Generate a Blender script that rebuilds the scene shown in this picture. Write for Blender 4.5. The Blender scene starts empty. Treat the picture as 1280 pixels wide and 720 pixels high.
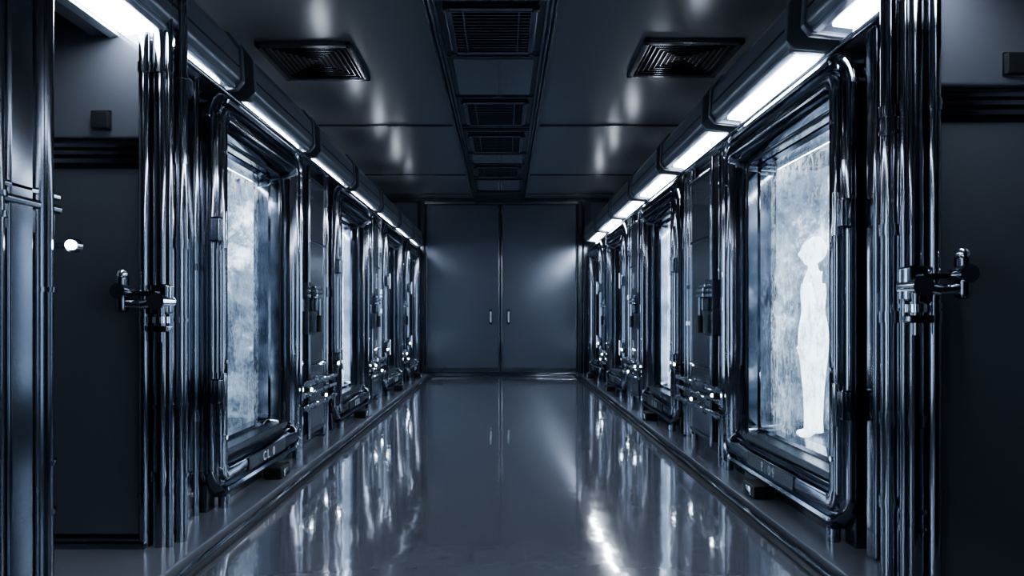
import bpy, bmesh, math, random
from mathutils import Vector, Matrix
R=random.Random(7)
H=0.97; CEIL=2.91; YB=11.2; YF=-3.5; XW=1.97

# ---------------------------------------------------------------- materials
def mat(name, base=(.05,.05,.06), metal=0., rough=.4, emit=None, estr=0., bump=0., bscale=(8,8,8), rvar=0., coat=0., spec=.5, bdist=.02):
    m=bpy.data.materials.new(name); m.use_nodes=True
    nt=m.node_tree; N=nt.nodes; L=nt.links; p=N['Principled BSDF']
    p.inputs['Base Color'].default_value=(*base,1); p.inputs['Metallic'].default_value=metal
    p.inputs['Roughness'].default_value=rough; p.inputs['Specular IOR Level'].default_value=spec
    p.inputs['Coat Weight'].default_value=coat; p.inputs['Coat Roughness'].default_value=.045
    if emit: p.inputs['Emission Color'].default_value=(*emit,1); p.inputs['Emission Strength'].default_value=estr
    if bump or rvar:
        tc=N.new('ShaderNodeTexCoord'); mp=N.new('ShaderNodeMapping'); mp.inputs['Scale'].default_value=bscale
        no=N.new('ShaderNodeTexNoise'); no.inputs['Scale'].default_value=1; no.inputs['Detail'].default_value=1.5
        L.new(tc.outputs['Object'],mp.inputs['Vector']); L.new(mp.outputs['Vector'],no.inputs['Vector'])
        if bump:
            b=N.new('ShaderNodeBump'); b.inputs['Strength'].default_value=bump; b.inputs['Distance'].default_value=bdist
            L.new(no.outputs['Fac'],b.inputs['Height']); L.new(b.outputs['Normal'],p.inputs['Normal'])
            if coat: L.new(b.outputs['Normal'],p.inputs['Coat Normal'])
        if rvar:
            mr=N.new('ShaderNodeMapRange'); mr.inputs['From Min'].default_value=.3; mr.inputs['From Max'].default_value=.7
            mr.inputs['To Min'].default_value=max(.02,rough-rvar); mr.inputs['To Max'].default_value=rough+rvar
            n2=N.new('ShaderNodeTexNoise'); n2.inputs['Scale'].default_value=1.1; n2.inputs['Detail'].default_value=2
            L.new(tc.outputs['Object'],n2.inputs['Vector']); L.new(n2.outputs['Fac'],mr.inputs['Value']); L.new(mr.outputs['Result'],p.inputs['Roughness'])
    return m
M_floor=mat('floor_resin',(.160,.170,.208),0.,.10,bump=.10,bscale=(7,7,1),rvar=.015,coat=1.,spec=1.,bdist=.01)
M_ceil=mat('ceiling_panel_metal',(.135,.146,.173),.45,.28)
M_wall=mat('wall_dark_metal',(.12,.133,.16),.3,.3)
M_door=mat('door_slate_metal',(.145,.161,.20),.55,.18,bump=.05,bscale=(2.2,2.2,.6),rvar=.03)
M_panel=mat('cabinet_gloss_panel',(.115,.128,.155),.3,.16,bump=.05,bscale=(2,2,1.4),coat=.6)
M_dark=mat('gunmetal',(.085,.094,.113),.75,.24,rvar=.05)
M_steel=mat('dark_polished_steel',(.29,.312,.355),1.,.10,rvar=.03)
M_nearp=mat('near_pipe_steel',(.11,.122,.148),1.,.17,rvar=.04)
M_chrome=mat('chrome',(.9,.93,.97),1.,.06)
M_frame=mat('frame_steel',(.24,.26,.30),1.,.09,bump=.03,bscale=(6,6,6),rvar=.03)
M_black=mat('black_rubber',(.012,.013,.016),0.,.45)
M_trim=mat('ledge_grey',(.26,.28,.33),.2,.2,rvar=.05,coat=.4)
M_house=mat('lamp_housing_enamel',(.165,.178,.207),.5,.28)
M_soff=mat('soffit_pale_metal',(.42,.46,.52),.7,.28)
M_tube=mat('lamp_diffuser_and_fill',(.8,.9,1),0,.4,(.87,.925,1.0),37.)  # lamp diffusers, and the added strips that brighten the ceiling
M_led_glint=mat('led_lens_and_glint',(.8,.9,1),0,.4,(.8,.92,1.0),55.)  # indicator lamp lens, and the added glint beads on the columns
M_glow=mat('tank_floor_lightplate',(.8,.9,1),0,.4,(.85,.93,1.0),30.)
M_text=mat('stencil_paint',(.8,.85,.9),0,.5)
M_body=mat('self_lit_white_body',(.5,.6,.7),0,.5,(.76,.89,1.0),3.6)  # brightness of the lit figure put in as its own emission

def ridge(N,L,vec,scale,dist,width):
    n=N.new('ShaderNodeTexNoise'); n.inputs['Scale'].default_value=scale; n.inputs['Detail'].default_value=12; n.inputs['Roughness'].default_value=.75; n.inputs['Distortion'].default_value=dist
    L.new(vec,n.inputs['Vector'])
    a=N.new('ShaderNodeMath'); a.operation='SUBTRACT'; a.inputs[1].default_value=.5; L.new(n.outputs['Fac'],a.inputs[0])
    b=N.new('ShaderNodeMath'); b.operation='ABSOLUTE'; L.new(a.outputs[0],b.inputs[0])
    r=N.new('ShaderNodeMapRange'); r.interpolation_type='SMOOTHSTEP'; r.inputs['From Min'].default_value=0; r.inputs['From Max'].default_value=width; r.inputs['To Min'].default_value=1; r.inputs['To Max'].default_value=0
    L.new(b.outputs[0],r.inputs['Value']); return r.outputs['Result']
def frost_panel(name,lo,mid,strength):
    m=bpy.data.materials.new(name); m.use_nodes=True
    nt=m.node_tree; N=nt.nodes; L=nt.links; p=N['Principled BSDF']
    tc=N.new('ShaderNodeTexCoord')
    no=N.new('ShaderNodeTexNoise'); no.inputs['Scale'].default_value=2.4; no.inputs['Detail'].default_value=15; no.inputs['Roughness'].default_value=.74; no.inputs['Distortion'].default_value=.3
    L.new(tc.outputs['Object'],no.inputs['Vector'])
    cr=N.new('ShaderNodeValToRGB'); e=cr.color_ramp.elements
    e[0].position=.43; e[0].color=(*lo,1); e[1].position=.67; e[1].color=(.78,.88,1,1)
    x=cr.color_ramp.elements.new(.54); x.color=(*mid,1)
    L.new(no.outputs['Fac'],cr.inputs['Fac'])
    L.new(cr.outputs['Color'],p.inputs['Emission Color'])
    p.inputs['Base Color'].default_value=(.06,.075,.10,1)
    p.inputs['Emission Strength'].default_value=strength; p.inputs['Roughness'].default_value=.5
    return m
M_ice=frost_panel('glowing_ice_panel',(.010,.018,.030),(.095,.13,.175),4.2)  # tank light put into the panel as emission, nothing shines from behind
M_icefar=frost_panel('bright_ice_panel',(.12,.16,.21),(.38,.46,.55),8.5)  # stronger emission of its own, so the floor reflects these tanks brighter
def frost_glass():
    m=bpy.data.materials.new('frosted_tank_glass'); m.use_nodes=True
    nt=m.node_tree; N=nt.nodes; L=nt.links; N.remove(N['Principled BSDF']); out=N['Material Output']
    tc=N.new('ShaderNodeTexCoord')
    no=N.new('ShaderNodeTexNoise'); no.inputs['Scale'].default_value=4.2; no.inputs['Detail'].default_value=15; no.inputs['Roughness'].default_value=.85; no.inputs['Distortion'].default_value=.3
    L.new(tc.outputs['Object'],no.inputs['Vector'])
    r1=N.new('ShaderNodeMapRange'); r1.interpolation_type='SMOOTHSTEP'; r1.inputs['From Min'].default_value=.46; r1.inputs['From Max'].default_value=.60; r1.inputs['To Min'].default_value=.03; r1.inputs['To Max'].default_value=.48
    L.new(no.outputs['Fac'],r1.inputs['Value'])
    mp=N.new('ShaderNodeMapping'); mp.inputs['Scale'].default_value=(1,1,.28); mp.inputs['Rotation'].default_value=(.6,0,0); L.new(tc.outputs['Object'],mp.inputs['Vector'])
    g1=ridge(N,L,mp.outputs['Vector'],13,.3,.035)
    m0=N.new('ShaderNodeMath'); m0.operation='MULTIPLY'; L.new(g1,m0.inputs[0]); L.new(no.outputs['Fac'],m0.inputs[1])
    ml=N.new('ShaderNodeMath'); ml.operation='MULTIPLY'; ml.inputs[1].default_value=.75; L.new(m0.outputs[0],ml.inputs[0])
    ad=N.new('ShaderNodeMath'); ad.operation='ADD'; ad.use_clamp=True; L.new(r1.outputs['Result'],ad.inputs[0]); L.new(ml.outputs[0],ad.inputs[1])
    tr=N.new('ShaderNodeBsdfTransparent'); tr.inputs['Color'].default_value=(.95,.98,1,1)
    tl=N.new('ShaderNodeBsdfTranslucent'); tl.inputs['Color'].default_value=(.92,.96,1,1)
    gl=N.new('ShaderNodeBsdfGlossy'); gl.inputs['Roughness'].default_value=.05
    m1=N.new('ShaderNodeMixShader'); L.new(ad.outputs[0],m1.inputs[0]); L.new(tr.outputs[0],m1.inputs[1]); L.new(tl.outputs[0],m1.inputs[2])
    m2=N.new('ShaderNodeMixShader'); m2.inputs[0].default_value=.05; L.new(m1.outputs[0],m2.inputs[1]); L.new(gl.outputs[0],m2.inputs[2])
    L.new(m2.outputs[0],out.inputs['Surface']); return m
M_glass=frost_glass()

# ---------------------------------------------------------------- builder
class B:
    def __init__(s,name,origin=(0,0,0),single=False):
        s.o=Vector(origin); s.parts={}; s.single=single; s.name=name
        if not single:
            s.e=bpy.data.objects.new(name,None); s.e.location=s.o; s.e.empty_display_size=.1; bpy.context.collection.objects.link(s.e)
    def bm(s,part,m):
        if part not in s.parts: s.parts[part]=(bmesh.new(),m)
        return s.parts[part][0]
    def box(s,part,m,a,b,bev=0.,seg=2):
        t=bmesh.new(); bmesh.ops.create_cube(t,size=1)
        lo=[min(a[i],b[i]) for i in range(3)]; hi=[max(a[i],b[i]) for i in range(3)]
        for v in t.verts: v.co=Vector([(lo[i]+hi[i])/2+v.co[i]*(hi[i]-lo[i]) for i in range(3)])
        if bev>0:
            bev=min(bev,min(hi[i]-lo[i] for i in range(3))*.45)
            bmesh.ops.bevel(t,geom=t.edges[:],offset=bev,segments=seg,profile=.5,affect='EDGES')
        s.merge(part,m,t)
    def merge(s,part,m,t):
        me=bpy.data.meshes.new('tmp'); t.to_mesh(me); t.free(); s.bm(part,m).from_mesh(me); bpy.data.meshes.remove(me)
    def cyl(s,part,m,p0,p1,r,seg=16,r2=None):
        p0=Vector(p0);p1=Vector(p1);d=p1-p0; t=bmesh.new()
        bmesh.ops.create_cone(t,cap_ends=True,segments=seg,radius1=r,radius2=r if r2 is None else r2,depth=d.length)
        q=d.to_track_quat('Z','Y').to_matrix().to_4x4(); q.translation=(p0+p1)/2
        bmesh.ops.transform(t,matrix=q,verts=t.verts); s.merge(part,m,t)
    def sph(s,part,m,c,r,sc=(1,1,1)):
        t=bmesh.new(); bmesh.ops.create_uvsphere(t,u_segments=16,v_segments=10,radius=r)
        for v in t.verts: v.co=Vector((v.co.x*sc[0]+c[0],v.co.y*sc[1]+c[1],v.co.z*sc[2]+c[2]))
        s.merge(part,m,t)
    def tube(s,part,m,pts,r,seg=12):
        for i in range(len(pts)-1):
            s.cyl(part,m,pts[i],pts[i+1],r,seg)
            if i>0: s.sph(part,m,pts[i],r*1.02)
    def prism(s,part,m,poly,axis_y0,axis_y1,side,bev=.006):
        t=bmesh.new(); a=[t.verts.new((side*d,axis_y0,z)) for d,z in poly]; b=[t.verts.new((side*d,axis_y1,z)) for d,z in poly]
        n=len(poly); t.faces.new(a); t.faces.new(b[::-1])
        for i in range(n): t.faces.new((a[i],b[i],b[(i+1)%n],a[(i+1)%n]))
        bmesh.ops.recalc_face_normals(t,faces=t.faces[:])
        bmesh.ops.bevel(t,geom=t.edges[:],offset=bev,segments=2,profile=.5,affect='EDGES')
        s.merge(part,m,t)
    def frame(s,part,m,side,y0,y1,z0,z1,rad,prof,close_last=False):
        t=bmesh.new(); loops=[]; K=8
        for ins,d in prof:
            a,b,c,e=y0+ins,y1-ins,z0+ins,z1-ins; r=max(rad-ins,.035); lp=[]
            for (cy,cz,a0) in ((b-r,e-r,0),(a+r,e-r,90),(a+r,c+r,180),(b-r,c+r,270)):
                for k in range(K+1):
                    th=math.radians(a0+90*k/K); lp.append(t.verts.new((side*d,cy+r*math.cos(th),cz+r*math.sin(th))))
            loops.append(lp)
        n=len(loops[0])
        for i in range(len(loops)-1):
            for k in range(n): t.faces.new((loops[i][k],loops[i][(k+1)%n],loops[i+1][(k+1)%n],loops[i+1][k]))
        if close_last: t.faces.new(loops[-1])
        bmesh.ops.recalc_face_normals(t,faces=t.faces[:]); s.merge(part,m,t)
    def done(s):
        for pn,(b,m) in s.parts.items():
            bmesh.ops.recalc_face_normals(b,faces=b.faces[:])
            for v in b.verts: v.co-=s.o
            for f in b.faces: f.smooth=True
            nm=s.name if s.single else pn
            me=bpy.data.meshes.new(nm); b.to_mesh(me); b.free(); me.materials.append(m)
            me.set_sharp_from_angle(angle=math.radians(38))
            o=bpy.data.objects.new(nm,me); bpy.context.collection.objects.link(o)
            w=o.modifiers.new('wn','WEIGHTED_NORMAL'); w.keep_sharp=True
            if s.single: o.location=s.o
            else: o.parent=s.e
def one(name,m,a,b,bev=0.):
    c=[(a[i]+b[i])/2 for i in range(3)]
    q=B(name,c,True); q.box(name,m,a,b,bev); q.done()

# ---------------------------------------------------------------- shell
one('floor',M_floor,(-XW,YF,-.1),(XW,YB,0))
one('ceiling',M_ceil,(-XW,YF,CEIL),(XW,YB,CEIL+.1))
one('wall_left',M_wall,(-XW-.1,YF,0),(-XW,YB,CEIL))
one('wall_right',M_wall,(XW,YF,0),(XW+.1,YB,CEIL))
one('wall_back',M_door,(-XW,YB,0),(XW,YB+.1,CEIL))
one('wall_front',M_wall,(-XW,YF-.1,0),(XW,YF,CEIL))

ti=1
for s in (-1,1):
    q=B('trim_%d'%ti,(s*1.3,6,0)); ti+=1
    q.box('groove',M_black,(s*1.145,YF,0),(s*1.175,YB,.012))
    q.box('rail',M_steel,(s*1.175,YF,0),(s*1.20,YB,.03),.006)
    q.box('groove',M_black,(s*1.20,YF,0),(s*1.225,YB,.01))
    q.box('ledge',M_trim,(s*1.225,YF,0),(s*XW,YB,.045),.008)
    q.done()

# ceiling seams
q=B('trim_%d'%ti,(0,6,CEIL)); ti+=1
for y in (2.2,4.0,6.9,9.3,10.75):
    for x0,x1 in ((-XW,-.52),(.36,XW)):
        q.box('seam',M_dark,(x0,y-.012,CEIL-.014),(x1,y+.012,CEIL)); q.box('seam',M_dark,(x0,y+.035,CEIL-.008),(x1,y+.045,CEIL))
q.box('cornice',M_dark,(-XW,YB-.06,CEIL-.05),(XW,YB,CEIL),.008)
q.done()

# central ceiling service strip
q=B('ceiling_service_duct',(-.08,6,CEIL))
q.box('tray',M_dark,(-.47,YF,CEIL-.02),(.31,YB-.06,CEIL))
for x in (-.485,-.455,-.425,.265,.295,.325):
    q.box('rails',M_steel,(x-.008,YF,CEIL-.045),(x+.008,YB-.06,CEIL-.005),.003)
for y in (3.95,4.1,5.0,5.93,6.85,6.95,7.0,8.0,8.55,9.35,9.5,10.4):
    q.box('cross_rails',M_steel,(-.42,y-.01,CEIL-.04),(.26,y+.01,CEIL-.01),.003)
for y0,y1 in ((5.06,5.86),(8.08,8.48),(9.6,10.3),(2.3,3.1)):
    q.box('panels',M_panel,(-.38,y0,CEIL-.035),(.22,y1,CEIL-.01),.008)
q.done()
def grille(name,x0,x1,y0,y1,z,n,conc=False):
    q=B(name,((x0+x1)/2,(y0+y1)/2,z)); w=.045
    q.box('backing',M_black,(x0+.01,y0+.01,z-.006),(x1-.01,y1-.01,z))
    rm=M_dark if conc else M_steel
    for (a,b,c,d) in ((x0,x1,y0,y0+w),(x0,x1,y1-w,y1),(x0,x0+w,y0,y1),(x1-w,x1,y0,y1)):
        q.box('rim',rm,(a,c,z-.035),(b,d,z),.008)
    if conc:
        for k in range(n):
            i=w+.012+k*(min(x1-x0,y1-y0)/2-w)/n; t=.010
            for (a,b,c,d) in ((x0+i,x1-i,y0+i,y0+i+t),(x0+i,x1-i,y1-i-t,y1-i),(x0+i,x0+i+t,y0+i,y1-i),(x1-i-t,x1-i,y0+i,y1-i)):
                q.box('louvres',M_nearp,(a,c,z-.028+.002*k),(b,d,z-.004),.002)
    else:
        for k in range(n):
            y=y0+w+(k+.5)*(y1-y0-2*w)/n
            q.box('louvres',M_steel,(x0+w,y-.006,z-.026),(x1-w,y+.006,z-.003),.002)
        for xx in (x0+(x1-x0)*.2,x0+(x1-x0)*.8):
            q.box('cross_bars',M_steel,(xx-.006,y0+w,z-.03),(xx+.006,y1-w,z-.02),.002)
        for a in (x0-.01,x1-.03):
            for c in (y0-.01,y1-.03): q.box('corner_lugs',M_dark,(a,c,z-.045),(a+.04,c+.04,z-.01),.006)
    q.done()
for y0,y1 in ((4.18,4.92),(6.02,6.76),(7.14,7.88),(8.63,9.28),(1.2,1.95)):
    grille('ceiling_fan_grille',-.37,.21,y0,y1,CEIL-.021,14)
grille('air_vent',-1.76,-1.08,4.8,5.52,CEIL,8,True)
grille('air_vent',.98,1.68,4.75,5.45,CEIL,8,True)

# ---------------------------------------------------------------- end doors
xs=-.06
def leaf(n,xa,xb,hx):
    q=B('door_%d'%n,((xa+xb)/2,YB-.03,1.4)); y=YB
    q.box('leaf',M_door,(xa,y-.05,.06),(xb,y-.002,2.80),.01)
    q.box('kick_rail',M_dark,(xa+.02,y-.062,.08),(xb-.02,y-.049,.14),.004)
    q.tube('pull_handle',M_steel,[(hx,y-.05,1.07),(hx,y-.11,1.05),(hx,y-.11,.89),(hx,y-.05,.87)],.016)
    q.box('escutcheon',M_black,(hx-.03,y-.057,.84),(hx+.03,y-.049,1.1),.004)
    q.done()
leaf(1,-1.28,xs-.012,-.215); leaf(2,xs+.012,1.19,.075)
q=B('trim_%d'%ti,(0,YB,1.4)); ti+=1
for x in (-1.33,1.24): q.box('jamb',M_dark,(x-.035,YB-.075,0),(x+.035,YB,2.86),.008); q.cyl('jamb',M_dark,(x-.06,YB-.05,0),(x-.06,YB-.05,2.8),.012); q.cyl('jamb',M_dark,(x+.06,YB-.06,0),(x+.06,YB-.06,2.8),.012)
q.box('astragal',M_steel,(xs-.035,YB-.062,.06),(xs-.014,YB-.045,2.8),.004); q.box('astragal',M_steel,(xs+.014,YB-.062,.06),(xs+.035,YB-.045,2.8),.004)
q.box('lintel',M_steel,(-1.36,YB-.07,2.81),(1.27,YB,2.86),.008)
q.box('threshold',M_steel,(-1.36,YB-.09,0),(1.27,YB,.055),.01)
for s in (-1,1):
    q.box('side_panel',M_wall,(s*1.42,YB-.03,2.0),(s*1.9,YB,2.84),.01)
q.done()

# ---------------------------------------------------------------- lamp units
def lamp(s,y0,y1):
    dd,zb=(1.33,2.15) if s<0 else (1.26,2.18)
    q=B('linear_ceiling_lamp',(s*(dd+.15),(y0+y1)/2,zb+.1)); a,b=y0+.085,y1-.085
    q.prism('housing',M_house,[(dd+.34,zb-.05),(dd+.03,zb-.012),(dd,zb+.02),(dd+.01,zb+.17),(dd+.07,zb+.25),(dd+.34,zb+.27)],a,b,s,.012)
    q.prism('lip',M_soff,[(dd+.052,zb-.03),(dd+.020,zb-.026),(dd+.020,zb-.008),(dd+.052,zb-.012)],a+.03,b-.03,s,.004)
    q.prism('lip',M_soff,[(dd+.26,zb-.058),(dd+.22,zb-.052),(dd+.22,zb-.03),(dd+.26,zb-.034)],a+.03,b-.03,s,.004)
    q.prism('diffuser',M_tube,[(dd+.205,zb-.046),(dd+.075,zb-.030),(dd+.075,zb-.008),(dd+.205,zb-.02)],a+.09,b-.09,s,.004)
    for y in (a,b):
        q.prism('end_caps',M_house,[(dd+.35,zb-.065),(dd+.022,zb-.032),(dd-.012,zb+.01),(dd-.002,zb+.18),(dd+.062,zb+.263),(dd+.35,zb+.283)],y-.018,y+.018,s,.008)
    q.box('seam_line',M_black,(s*(dd-.002),a+.03,zb+.075),(s*(dd+.02),b-.03,zb+.081))
    q.box('added_ceiling_fill',M_tube,(s*(dd+.14),a+.43,zb+.262),(s*(dd+.17),b-.43,zb+.272))  # glowing strip added on top of the housing to brighten the ceiling
    for y in (y0+.3,y1-.3): q.box('brackets',M_dark,(s*(dd+.3),y-.03,zb+.08),(s*XW,y+.03,zb+.14),.005)
    q.done()
for k in range(-5,6):
    y=3.55+1.3*k; lamp(-1,y,min(y+1.3,YB-.05))
    y=2.95+1.3*k; lamp(1,y,y+1.3)

# ---------------------------------------------------------------- headers
for s,ys in ((-1,2.78),(1,2.33)):
    q=B('wall_header',(s*1.7,7,2.15))
    for ya,yb in ((ys,YB-.09),(YF,1.3)):
        q.box('bulkhead',M_dark,(s*1.49,ya,2.085),(s*XW,yb,2.115),.004)
        q.box('soffit',M_soff,(s*1.40,ya,2.085),(s*1.49,yb,2.11),.01)
        q.cyl('conduit',M_steel,(s*1.395,ya,2.095),(s*1.395,yb,2.095),.014)
        q.box('upper_bulkhead',M_wall,(s*1.70,ya,2.112),(s*XW,yb,2.5),.01)
    q.done()

# ---------------------------------------------------------------- tanks
Z0,Z1=.085,2.07
PROF=[(0,1.50),(0,1.40),(.004,1.375),(.014,1.36),(.030,1.352),(.046,1.358),(.052,1.372),(.058,1.385),(.066,1.385),(.070,1.366),(.078,1.352),(.09,1.348),(.13,1.348),(.142,1.354),(.15,1.372),(.156,1.390),(.168,1.392),(.174,1.380),(.182,1.40),(.187,1.44),(.205,1.45),(.21,1.50),(.232,1.51),(.238,1.60)]
labels=['CL 0','155L','A 07','CR 3','K 12','CL 4','B 09','D 21','E 02','H 11','N 31','P 08']
tn=0
def tank(s,y0,y1):
    global tn
    q=B('cryo_containment_tank',(s*1.6,(y0+y1)/2,1.05)); w=y1-y0
    q.frame('frame',M_frame,s,y0,y1,Z0,Z1,.17,PROF)
    q.frame('inner_gasket',M_black,s,y0+.186,y1-.186,Z0+.186,Z1-.186,.05,[(0,1.447),(.006,1.44),(.014,1.445),(.016,1.452)])
    ya,yb,za,zb=y0+.2,y1-.2,Z0+.2,Z1-.2
    D=XW-.02
    ea,eb=y0+.04,y1-.04
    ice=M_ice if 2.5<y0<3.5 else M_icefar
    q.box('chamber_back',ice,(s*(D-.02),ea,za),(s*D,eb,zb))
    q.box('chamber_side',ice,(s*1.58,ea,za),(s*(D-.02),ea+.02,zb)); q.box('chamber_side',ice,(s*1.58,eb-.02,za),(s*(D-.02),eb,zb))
    q.box('chamber_floor',M_glow,(s*1.59,ea,za-.02),(s*D,eb,za+.005))
    q.box('chamber_top',M_dark,(s*1.59,ea,zb),(s*D,eb,zb+.02))
    q.box('chamber_toplight',M_glow,(s*1.60,ea+.05,zb-.02),(s*1.64,eb-.05,zb-.002))
    q.frame('glass',M_glass,s,ya+.03,yb-.03,za+.03,zb-.03,.04,[(0,1.57),(.001,1.57)],True)
    for y in (y0+.11,y1-.11):
        for z in (Z0+.3,.75,1.4,Z1-.3): q.cyl('bolts',M_chrome,(s*1.356,y,z),(s*1.342,y,z),.011,10)
    for z in (.45,1.05,1.65):
        q.cyl('hinges',M_chrome,(s*1.385,y1+.012,z-.06),(s*1.385,y1+.012,z+.06),.018,12)
        q.box('hinges',M_steel,(s*1.35,y1-.03,z-.045),(s*1.40,y1+.02,z+.045),.005)
    q.box('name_plate',M_dark,(s*1.342,(y0+y1)/2-.30,Z0+.074),(s*1.352,(y0+y1)/2+.30,Z0+.142),.003)
    for z in (.62,1.38):
        q.box('latches',M_steel,(s*1.325,y0-.015,z-.06),(s*1.375,y0+.05,z+.06),.012,3)
        q.cyl('latch_pins',M_chrome,(s*1.32,y0+.018,z-.085),(s*1.32,y0+.018,z+.085),.013,14)
    ym=(y0+y1)/2+.05
    q.box('sensor_box',M_black,(s*1.26,ym-.08,.045),(s*1.37,ym+.08,.115),.012)
    q.box('sensor_face',M_chrome,(s*1.252,ym-.05,.06),(s*1.262,ym+.02,.10),.004)
    q.box('lower_skirt',M_dark,(s*1.40,y0+.02,.04),(s*XW,y1-.02,.30),.01)
    for yy in (y0+.12,y1-.12): q.cyl('feet',M_steel,(s*1.36,yy,.04),(s*1.36,yy,.10),.028)
    q.done()
    cu=bpy.data.curves.new('stencil_label','FONT'); cu.body=labels[tn%12]; cu.size=.07; cu.extrude=.0008; cu.space_character=1.5; cu.align_x='CENTER'
    o=bpy.data.objects.new('stencil_label',cu); cu.materials.append(M_text); bpy.context.collection.objects.link(o); o.parent=q.e
    mx=Matrix(((0,0,-s,0),(-s,0,0,0),(0,1,0,0),(0,0,0,1)))
    mx.translation=Vector((s*1.3405,(y0+y1)/2,Z0+.083))-q.o
    o.matrix_local=mx; tn+=1
TL=[(3.2,4.6),(5.55,6.95),(7.85,9.2),(9.7,10.98),(-.1,1.3),(-2.5,-1.1)]
TR=[(2.7,4.25),(5.4,6.8),(7.75,9.1),(9.65,10.95),(-.1,1.3),(-2.5,-1.1)]
for a in TL: tank(-1,*a)
for a in TR: tank(1,*a)

# ---------------------------------------------------------------- pipe columns
def column(s,y0,y1,face=1.45,ztop=2.085,panel=True,latch=True):
    q=B('pipe_column',(s*1.6,(y0+y1)/2,1.05)); w=y1-y0; near=ztop>2.5
    q.box('body',M_dark,(s*face,y0+.005,.04),(s*(XW-.002),y1-.005,ztop),.01)
    pw=0
    if panel and w>.7:
        yc=y0+w*.5; pw=w*.40
        q.box('access_panel',M_panel,(s*(face-.06),yc-pw/2,.12),(s*(face+.01),yc+pw/2,1.98),.012)
        for zz in (.14,.62,1.5,1.94): q.box('access_panel_ribs',M_steel,(s*(face-.07),yc-pw/2-.01,zz),(s*(face-.03),yc+pw/2+.01,zz+.022),.005)
        for ye in (yc-pw/2-.014,yc+pw/2+.014): q.cyl('edge_tubes',M_steel,(s*(face-.055),ye,.1),(s*(face-.055),ye,2.05),.013)
        zones=[(y0,yc-pw/2-.03),(yc+pw/2+.03,y1)]
    else: zones=[(y0,y1)]
    for za,zb_ in zones:
        y=za+.02; flip=R.random()<.5
        while y<zb_-.02:
            if flip:
                bw=R.choice([.07,.10,.13]); 
                if y+bw>zb_: break
                d=face-R.choice([.02,.035,.05])
                q.box('pilasters',M_nearp if near else M_frame,(s*d,y,.045),(s*(face+.01),y+bw,ztop-.004),.012,3)
                y+=bw+.006
            else:
                r=R.choice([.04,.05] if near else [.018,.026,.034]); y+=r
                if y+r>zb_: break
                d=face-r*.6
                q.cyl('pipes',M_nearp if near else M_steel,(s*d,y,.045),(s*d,y,ztop),r,24)
                for k in range(R.randint(2,4)):
                    z=R.choice([R.uniform(.2,.55),R.uniform(.9,1.3),R.uniform(.2,2.0)]); hh=R.choice([.014,.03,.05])
                    bright=R.random()<.4 and not near
                    q.cyl('collars_bright' if bright else 'collars',M_chrome if bright else M_nearp,(s*d,y,z),(s*d,y,min(z+hh,ztop-.01)),r*1.16,24)
                y+=r+.006
            flip=not flip
    if w>.4 and not near:
        for z,r in ((.34,.016),(.43,.011),(.50,.016)):
            dp=face-.085; q.cyl('process_lines',M_chrome,(s*dp,y0+.02,z),(s*dp,y1-.02,z),r,14)
            yy=y0+.08
            while yy<y1-.05:
                q.cyl('process_fittings',M_chrome,(s*dp,yy,z),(s*dp,yy+.035,z),r*1.7,14); yy+=R.uniform(.16,.3)
            for ye in (y0+.03,y1-.03): q.cyl('process_brackets',M_steel,(s*dp,ye,z),(s*(face+.01),ye,z),r,12)
        for ye,z in ((y0+.09,.47),(y1-.10,.60),(y0+w*.5,.39)):
            q.cyl('glint_bead_bezel',M_black,(s*(face-.09),ye,z),(s*(face-.125),ye,z),.014,14)
            q.sph('glint_bead',M_led_glint,(s*(face-.125),ye,z),.011)  # emissive bead added to give the column star glints
    if latch:
        yc=y0+w*.32; f=face-.06; z=1.10
        q.box('latch_block',M_chrome,(s*(f-.07),yc-.08,z),(s*f,yc+.08,z+.028),.006)
        q.box('latch_block',M_chrome,(s*(f-.07),yc-.08,z+.036),(s*f,yc+.08,z+.062),.006)
        q.box('latch_block',M_chrome,(s*(f-.055),yc-.07,z+.07),(s*f,yc+.07,z+.092),.006)
        q.box('latch_lever',M_steel,(s*(f-.06),yc-.035,z-.09),(s*(f-.01),yc+.01,z),.008)
        q.cyl('latch_rod',M_steel,(s*(f-.05),yc+.05,z-.18),(s*(f-.05),yc+.05,z),.012)
        q.cyl('latch_grip',M_black,(s*(f-.05),yc+.05,z-.24),(s*(f-.05),yc+.05,z-.12),.02)
        q.box('latch_plate',M_dark,(s*(f-.01),yc-.09,z-.26),(s*(face),yc+.09,z+.12),.008)
    q.done()
for a in ((4.6,5.55),(6.95,7.85),(9.2,9.7),(-1.1,-.1),(-3.48,-2.5)): column(-1,*a)
for a in ((4.25,5.4),(6.8,7.75),(9.1,9.65),(-1.1,-.1),(-3.48,-2.5)): column(1,*a)
column(-1,10.98,11.13,latch=False); column(1,10.95,11.13,latch=False)
column(-1,2.83,3.2,latch=False); column(1,2.38,2.7,latch=False)
column(-1,1.68,2.03,face=1.345,ztop=2.9,latch=False); column(1,1.4,1.72,face=1.36,ztop=2.9,latch=False)

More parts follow.
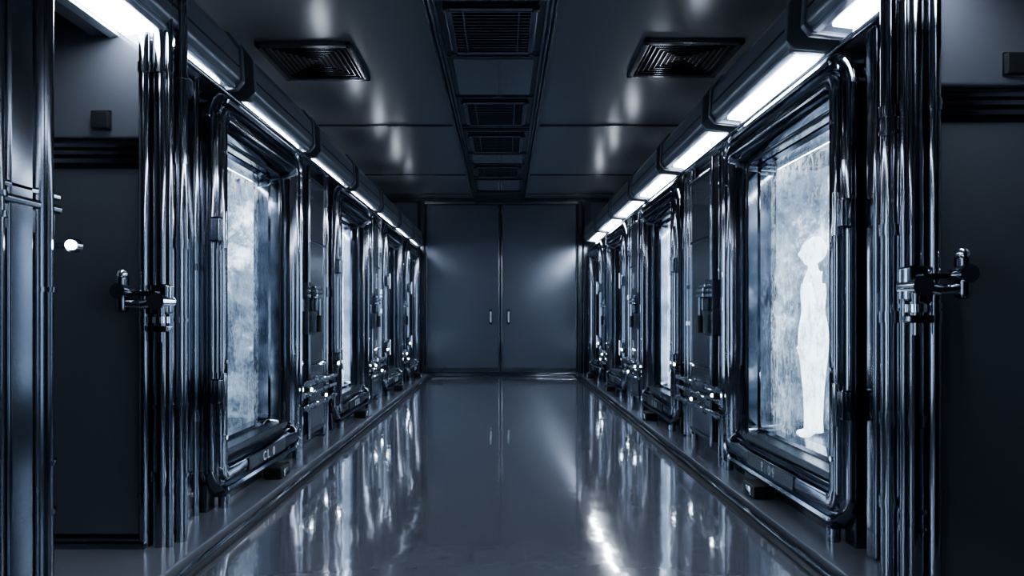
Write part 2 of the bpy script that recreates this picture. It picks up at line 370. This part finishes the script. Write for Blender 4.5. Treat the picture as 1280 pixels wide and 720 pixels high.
# ---------------------------------------------------------------- cross-facing cabinets
def cabinet(s,Y,zt,plug):
    q=B('service_cabinet',(s*1.7,Y,1.4)); x0,x1=1.43,XW-.003
    q.box('carcass',M_dark,(s*1.41,Y,.045),(s*x1,Y+.045,CEIL-.003),.004)
    q.box('lower_door',M_panel,(s*(x0+.03),Y-.03,.09),(s*x1,Y+.005,zt-.03),.012)
    q.box('upper_door',M_panel,(s*(x0+.03),Y-.03,zt+.09),(s*x1,Y+.005,CEIL-.04),.012)
    for k,z in enumerate((zt-.015,zt+.02,zt+.05)): q.box('rails',M_steel,(s*x0,Y-.05+.008*k,z),(s*x1,Y,z+.02),.006)
    for k in range(2): q.box('sill_steps',M_steel,(s*x0,Y-.05-.02*k,.045),(s*x1,Y,.085-.017*k),.004)
    q.box('plug_socket',M_black,(s*(plug-.035),Y-.05,zt+.125),(s*(plug+.035),Y-.028,zt+.195),.006)
    q.box('plug_socket_rim',M_steel,(s*(plug-.042),Y-.034,zt+.118),(s*(plug+.042),Y-.026,zt+.202),.006)
    for x,y,r in ((1.385,Y-.01,.038),(1.445,Y-.035,.022),(1.335,Y+.04,.026),(1.345,Y-.035,.012)):
        q.cyl('corner_pipes',M_steel,(s*x,y,.045),(s*x,y,CEIL-.003),r,24)
        for z in (.25,.31,.6,.95,1.0,1.25,1.6,1.66,1.95,2.3): 
            if R.random()<.6: q.cyl('pipe_collars',M_steel,(s*x,y,z),(s*x,y,z+R.choice([.015,.04])),r*1.2,24)
    q.done()
    v=B('lever_valve',(s*1.4,Y-.08,1.05)); y=Y-.10; z=1.03 if s<0 else 1.07
    v.box('mount',M_steel,(s*1.33,Y-.09,z-.05),(s*1.40,Y-.02,z+.07),.012)
    v.cyl('boss',M_chrome,(s*1.36,Y-.12,z),(s*1.36,Y-.02,z),.034,20)
    v.tube('arm',M_chrome,[(s*1.36,y,z),(s*1.42,y,z-.012),(s*1.50,y,z-.005)],.018)
    v.box('arm_flat',M_steel,(s*1.36,y-.014,z+.024),(s*1.50,y+.014,z+.042),.005)
    v.box('grip',M_frame,(s*1.478,y-.024,z-.042),(s*1.518,y+.024,z+.105),.016,3)
    v.sph('grip_tip',M_chrome,(s*1.498,y,z+.105),.022)
    v.cyl('grip_pivot',M_chrome,(s*1.498,y-.038,z+.04),(s*1.498,y+.038,z+.04),.030,24)
    v.cyl('drop_spindle',M_steel,(s*1.345,y,z-.16),(s*1.345,y,z),.012)
    v.cyl('drop_clamp',M_chrome,(s*1.345,y,z-.085),(s*1.345,y,z-.06),.034,20)
    v.box('drop_clamp_jaw',M_steel,(s*1.31,y-.03,z-.12),(s*1.39,y+.02,z-.095),.006)
    v.done()
cabinet(-1,2.78,1.60,1.62); cabinet(1,2.33,1.66,1.72)

q=B('indicator_lamp',(-1.25,2.0,1.18)); q.cyl('bezel',M_steel,(-1.265,2.02,1.18),(-1.265,1.995,1.18),.020,20); q.sph('lens',M_led_glint,(-1.265,1.992,1.18),.014); q.cyl('stalk',M_dark,(-1.36,2.01,1.18),(-1.265,2.01,1.18),.008); q.done()
q=B('pipe_clamp',(-1.3,1.85,1.33)); q.box('bar',M_nearp,(-1.36,1.72,1.27),(-1.29,2.0,1.295),.008); q.box('bar_bright',M_steel,(-1.35,1.72,1.31),(-1.295,2.0,1.33),.006); q.box('pad',M_dark,(-1.345,1.74,1.20),(-1.30,1.98,1.27),.006); q.done()

# ---------------------------------------------------------------- figure in the tank
def figure(pos,k,rot):
    e=bpy.data.objects.new('frozen_woman_figure',None); bpy.context.collection.objects.link(e)
    e.location=pos; e.scale=(k*.92,k*.82,k); e.rotation_euler=(0,0,rot)
    def skin(name,vs,ed,root=0,lev=2):
        me=bpy.data.meshes.new(name); me.from_pydata([v[:3] for v in vs],ed,[]); me.materials.append(M_body)
        o=bpy.data.objects.new(name,me); bpy.context.collection.objects.link(o); o.parent=e
        sk=o.modifiers.new('skin','SKIN'); sk.use_smooth_shade=True
        for i,v in enumerate(vs):
            sv=me.skin_vertices[0].data[i]; sv.radius=(v[3],v[4] if len(v)>4 else v[3]); sv.use_root=(i==root)
        su=o.modifiers.new('sub','SUBSURF'); su.levels=lev; su.render_levels=lev
    V=[(0,0,.93,.12,.10),(0,0,1.10,.09,.085),(.01,0,1.26,.11,.095),(0,0,1.39,.085,.07),(0,0,1.47,.045),(.01,0,1.55,.05)]
    E=[(0,1),(1,2),(2,3),(3,4),(4,5)]
    for sg in (-1,1):
        n=len(V); V+=[(0,sg*.16,1.385,.05),(-.02,sg*.205,1.24,.042),(-.03,sg*.22,1.10,.036),(.03,sg*.2,.96,.030),(.07,sg*.18,.86,.022),(.09,sg*.175,.81,.026)]
        E+=[(3,n),(n,n+1),(n+1,n+2),(n+2,n+3),(n+3,n+4),(n+4,n+5)]
        n=len(V); V+=[(0,sg*.085,.86,.085),(.015,sg*.085,.66,.07),(.02,sg*.08,.48,.052),(0,sg*.078,.30,.05),(-.01,sg*.075,.09,.034),(.06,sg*.08,.035,.034,.03),(.14,sg*.09,.025,.024)]
        E+=[(0,n),(n,n+1),(n+1,n+2),(n+2,n+3),(n+3,n+4),(n+4,n+5),(n+5,n+6)]
    skin('body',V,E)
    for sg in (-1,1):
        for i,(dy,ln) in enumerate(((-.024,.07),(-.008,.08),(.008,.075),(.024,.06))):
            b=Vector((.095,sg*.175+dy,.795)); skin('finger_%d_%s'%(i+1,'l' if sg>0 else 'r'),[(*b,.010),(b.x+.012,b.y,b.z-ln*.5,.009),(b.x+.008,b.y,b.z-ln,.007)],[(0,1),(1,2)],0,1)
        b=Vector((.09,sg*.145,.82)); skin('thumb_%s'%('l' if sg>0 else 'r'),[(*b,.012),(b.x+.025,b.y-sg*.015,b.z-.03,.010),(b.x+.04,b.y-sg*.015,b.z-.055,.008)],[(0,1),(1,2)],0,1)
    def blob(name,fn,us=28,vs=20,r=1):
        bm=bmesh.new(); bmesh.ops.create_uvsphere(bm,u_segments=us,v_segments=vs,radius=1)
        for v in bm.verts: v.co=fn(v.co.copy())
        for f in bm.faces: f.smooth=True
        me=bpy.data.meshes.new(name); bm.to_mesh(me); bm.free(); me.materials.append(M_body)
        o=bpy.data.objects.new(name,me); bpy.context.collection.objects.link(o); o.parent=e
    def headf(c):
        x,y,z=c; p=Vector((x*.098,y*.078,z*.118))
        if z<0: p.x*=1+.12*z; p.y*=1+.38*z
        if x>0:
            p.x+=.026*math.exp(-((y/.16)**2))*math.exp(-(((z+.12)/.2)**2))
            p.x-=.010*math.exp(-(((abs(y)-.38)/.17)**2))*math.exp(-(((z-.08)/.14)**2))
            p.x+=.008*math.exp(-((y/.3)**2))*math.exp(-(((z+.48)/.1)**2))
            p.x+=.010*math.exp(-((y/.3)**2))*math.exp(-(((z+.82)/.14)**2))
        return p+Vector((.015,0,1.61))
    blob('head',headf)
    blob('hair',lambda c:Vector((c.x*.105-.014,c.y*.09,c.z*.115+1.638)) if c.x<.35 else Vector((.35*.105-.014,c.y*.086,c.z*.105+1.64)))
    blob('hair_bun',lambda c:Vector((c.x*.035-.08,c.y*.035,c.z*.04+1.66)))
    for sg in (-1,1): blob('ear_%s'%('l' if sg>0 else 'r'),lambda c:Vector((c.x*.018+.005,c.y*.008+sg*.083,c.z*.03+1.605)))
    bm=bmesh.new(); prev=None; n=40
    for z,rx,ry in ((1.34,.105,.125),(1.24,.118,.125),(1.12,.095,.11),(1.02,.118,.14),(.90,.138,.16),(.75,.132,.15),(.55,.105,.12),(.35,.088,.10),(.16,.08,.095),(.05,.085,.10)):
        lp=[]
        for i in range(n):
            a=2*math.pi*i/n; f=1+.045*math.sin(a*9)*max(0,(1.0-z)); lp.append(bm.verts.new((math.cos(a)*rx*f,math.sin(a)*ry*f,z)))
        if prev:
            for i in range(n): bm.faces.new((prev[i],prev[(i+1)%n],lp[(i+1)%n],lp[i]))
        prev=lp
    for f in bm.faces: f.smooth=True
    me=bpy.data.meshes.new('gown'); bm.to_mesh(me); bm.free(); me.materials.append(M_body)
    o=bpy.data.objects.new('gown',me); bpy.context.collection.objects.link(o); o.parent=e
    o.modifiers.new('s','SUBSURF').levels=1
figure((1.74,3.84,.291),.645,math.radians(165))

# ---------------------------------------------------------------- world / camera
w=bpy.data.worlds.new('world'); bpy.context.scene.world=w; w.use_nodes=True
w.node_tree.nodes['Background'].inputs[0].default_value=(.01,.013,.02,1); w.node_tree.nodes['Background'].inputs[1].default_value=1
cam=bpy.data.cameras.new('camera'); co=bpy.data.objects.new('camera',cam); bpy.context.collection.objects.link(co)
co.location=(0,0,H); co.rotation_euler=(math.radians(90),0,0); cam.lens=24; cam.sensor_width=36
cam.shift_x=10/1280; cam.shift_y=36/1280; cam.clip_start=.05
bpy.context.scene.camera=co
try:
    bpy.context.scene.view_settings.view_transform='AgX'; bpy.context.scene.view_settings.look='AgX - Medium High Contrast'
except Exception as ex: print(ex)
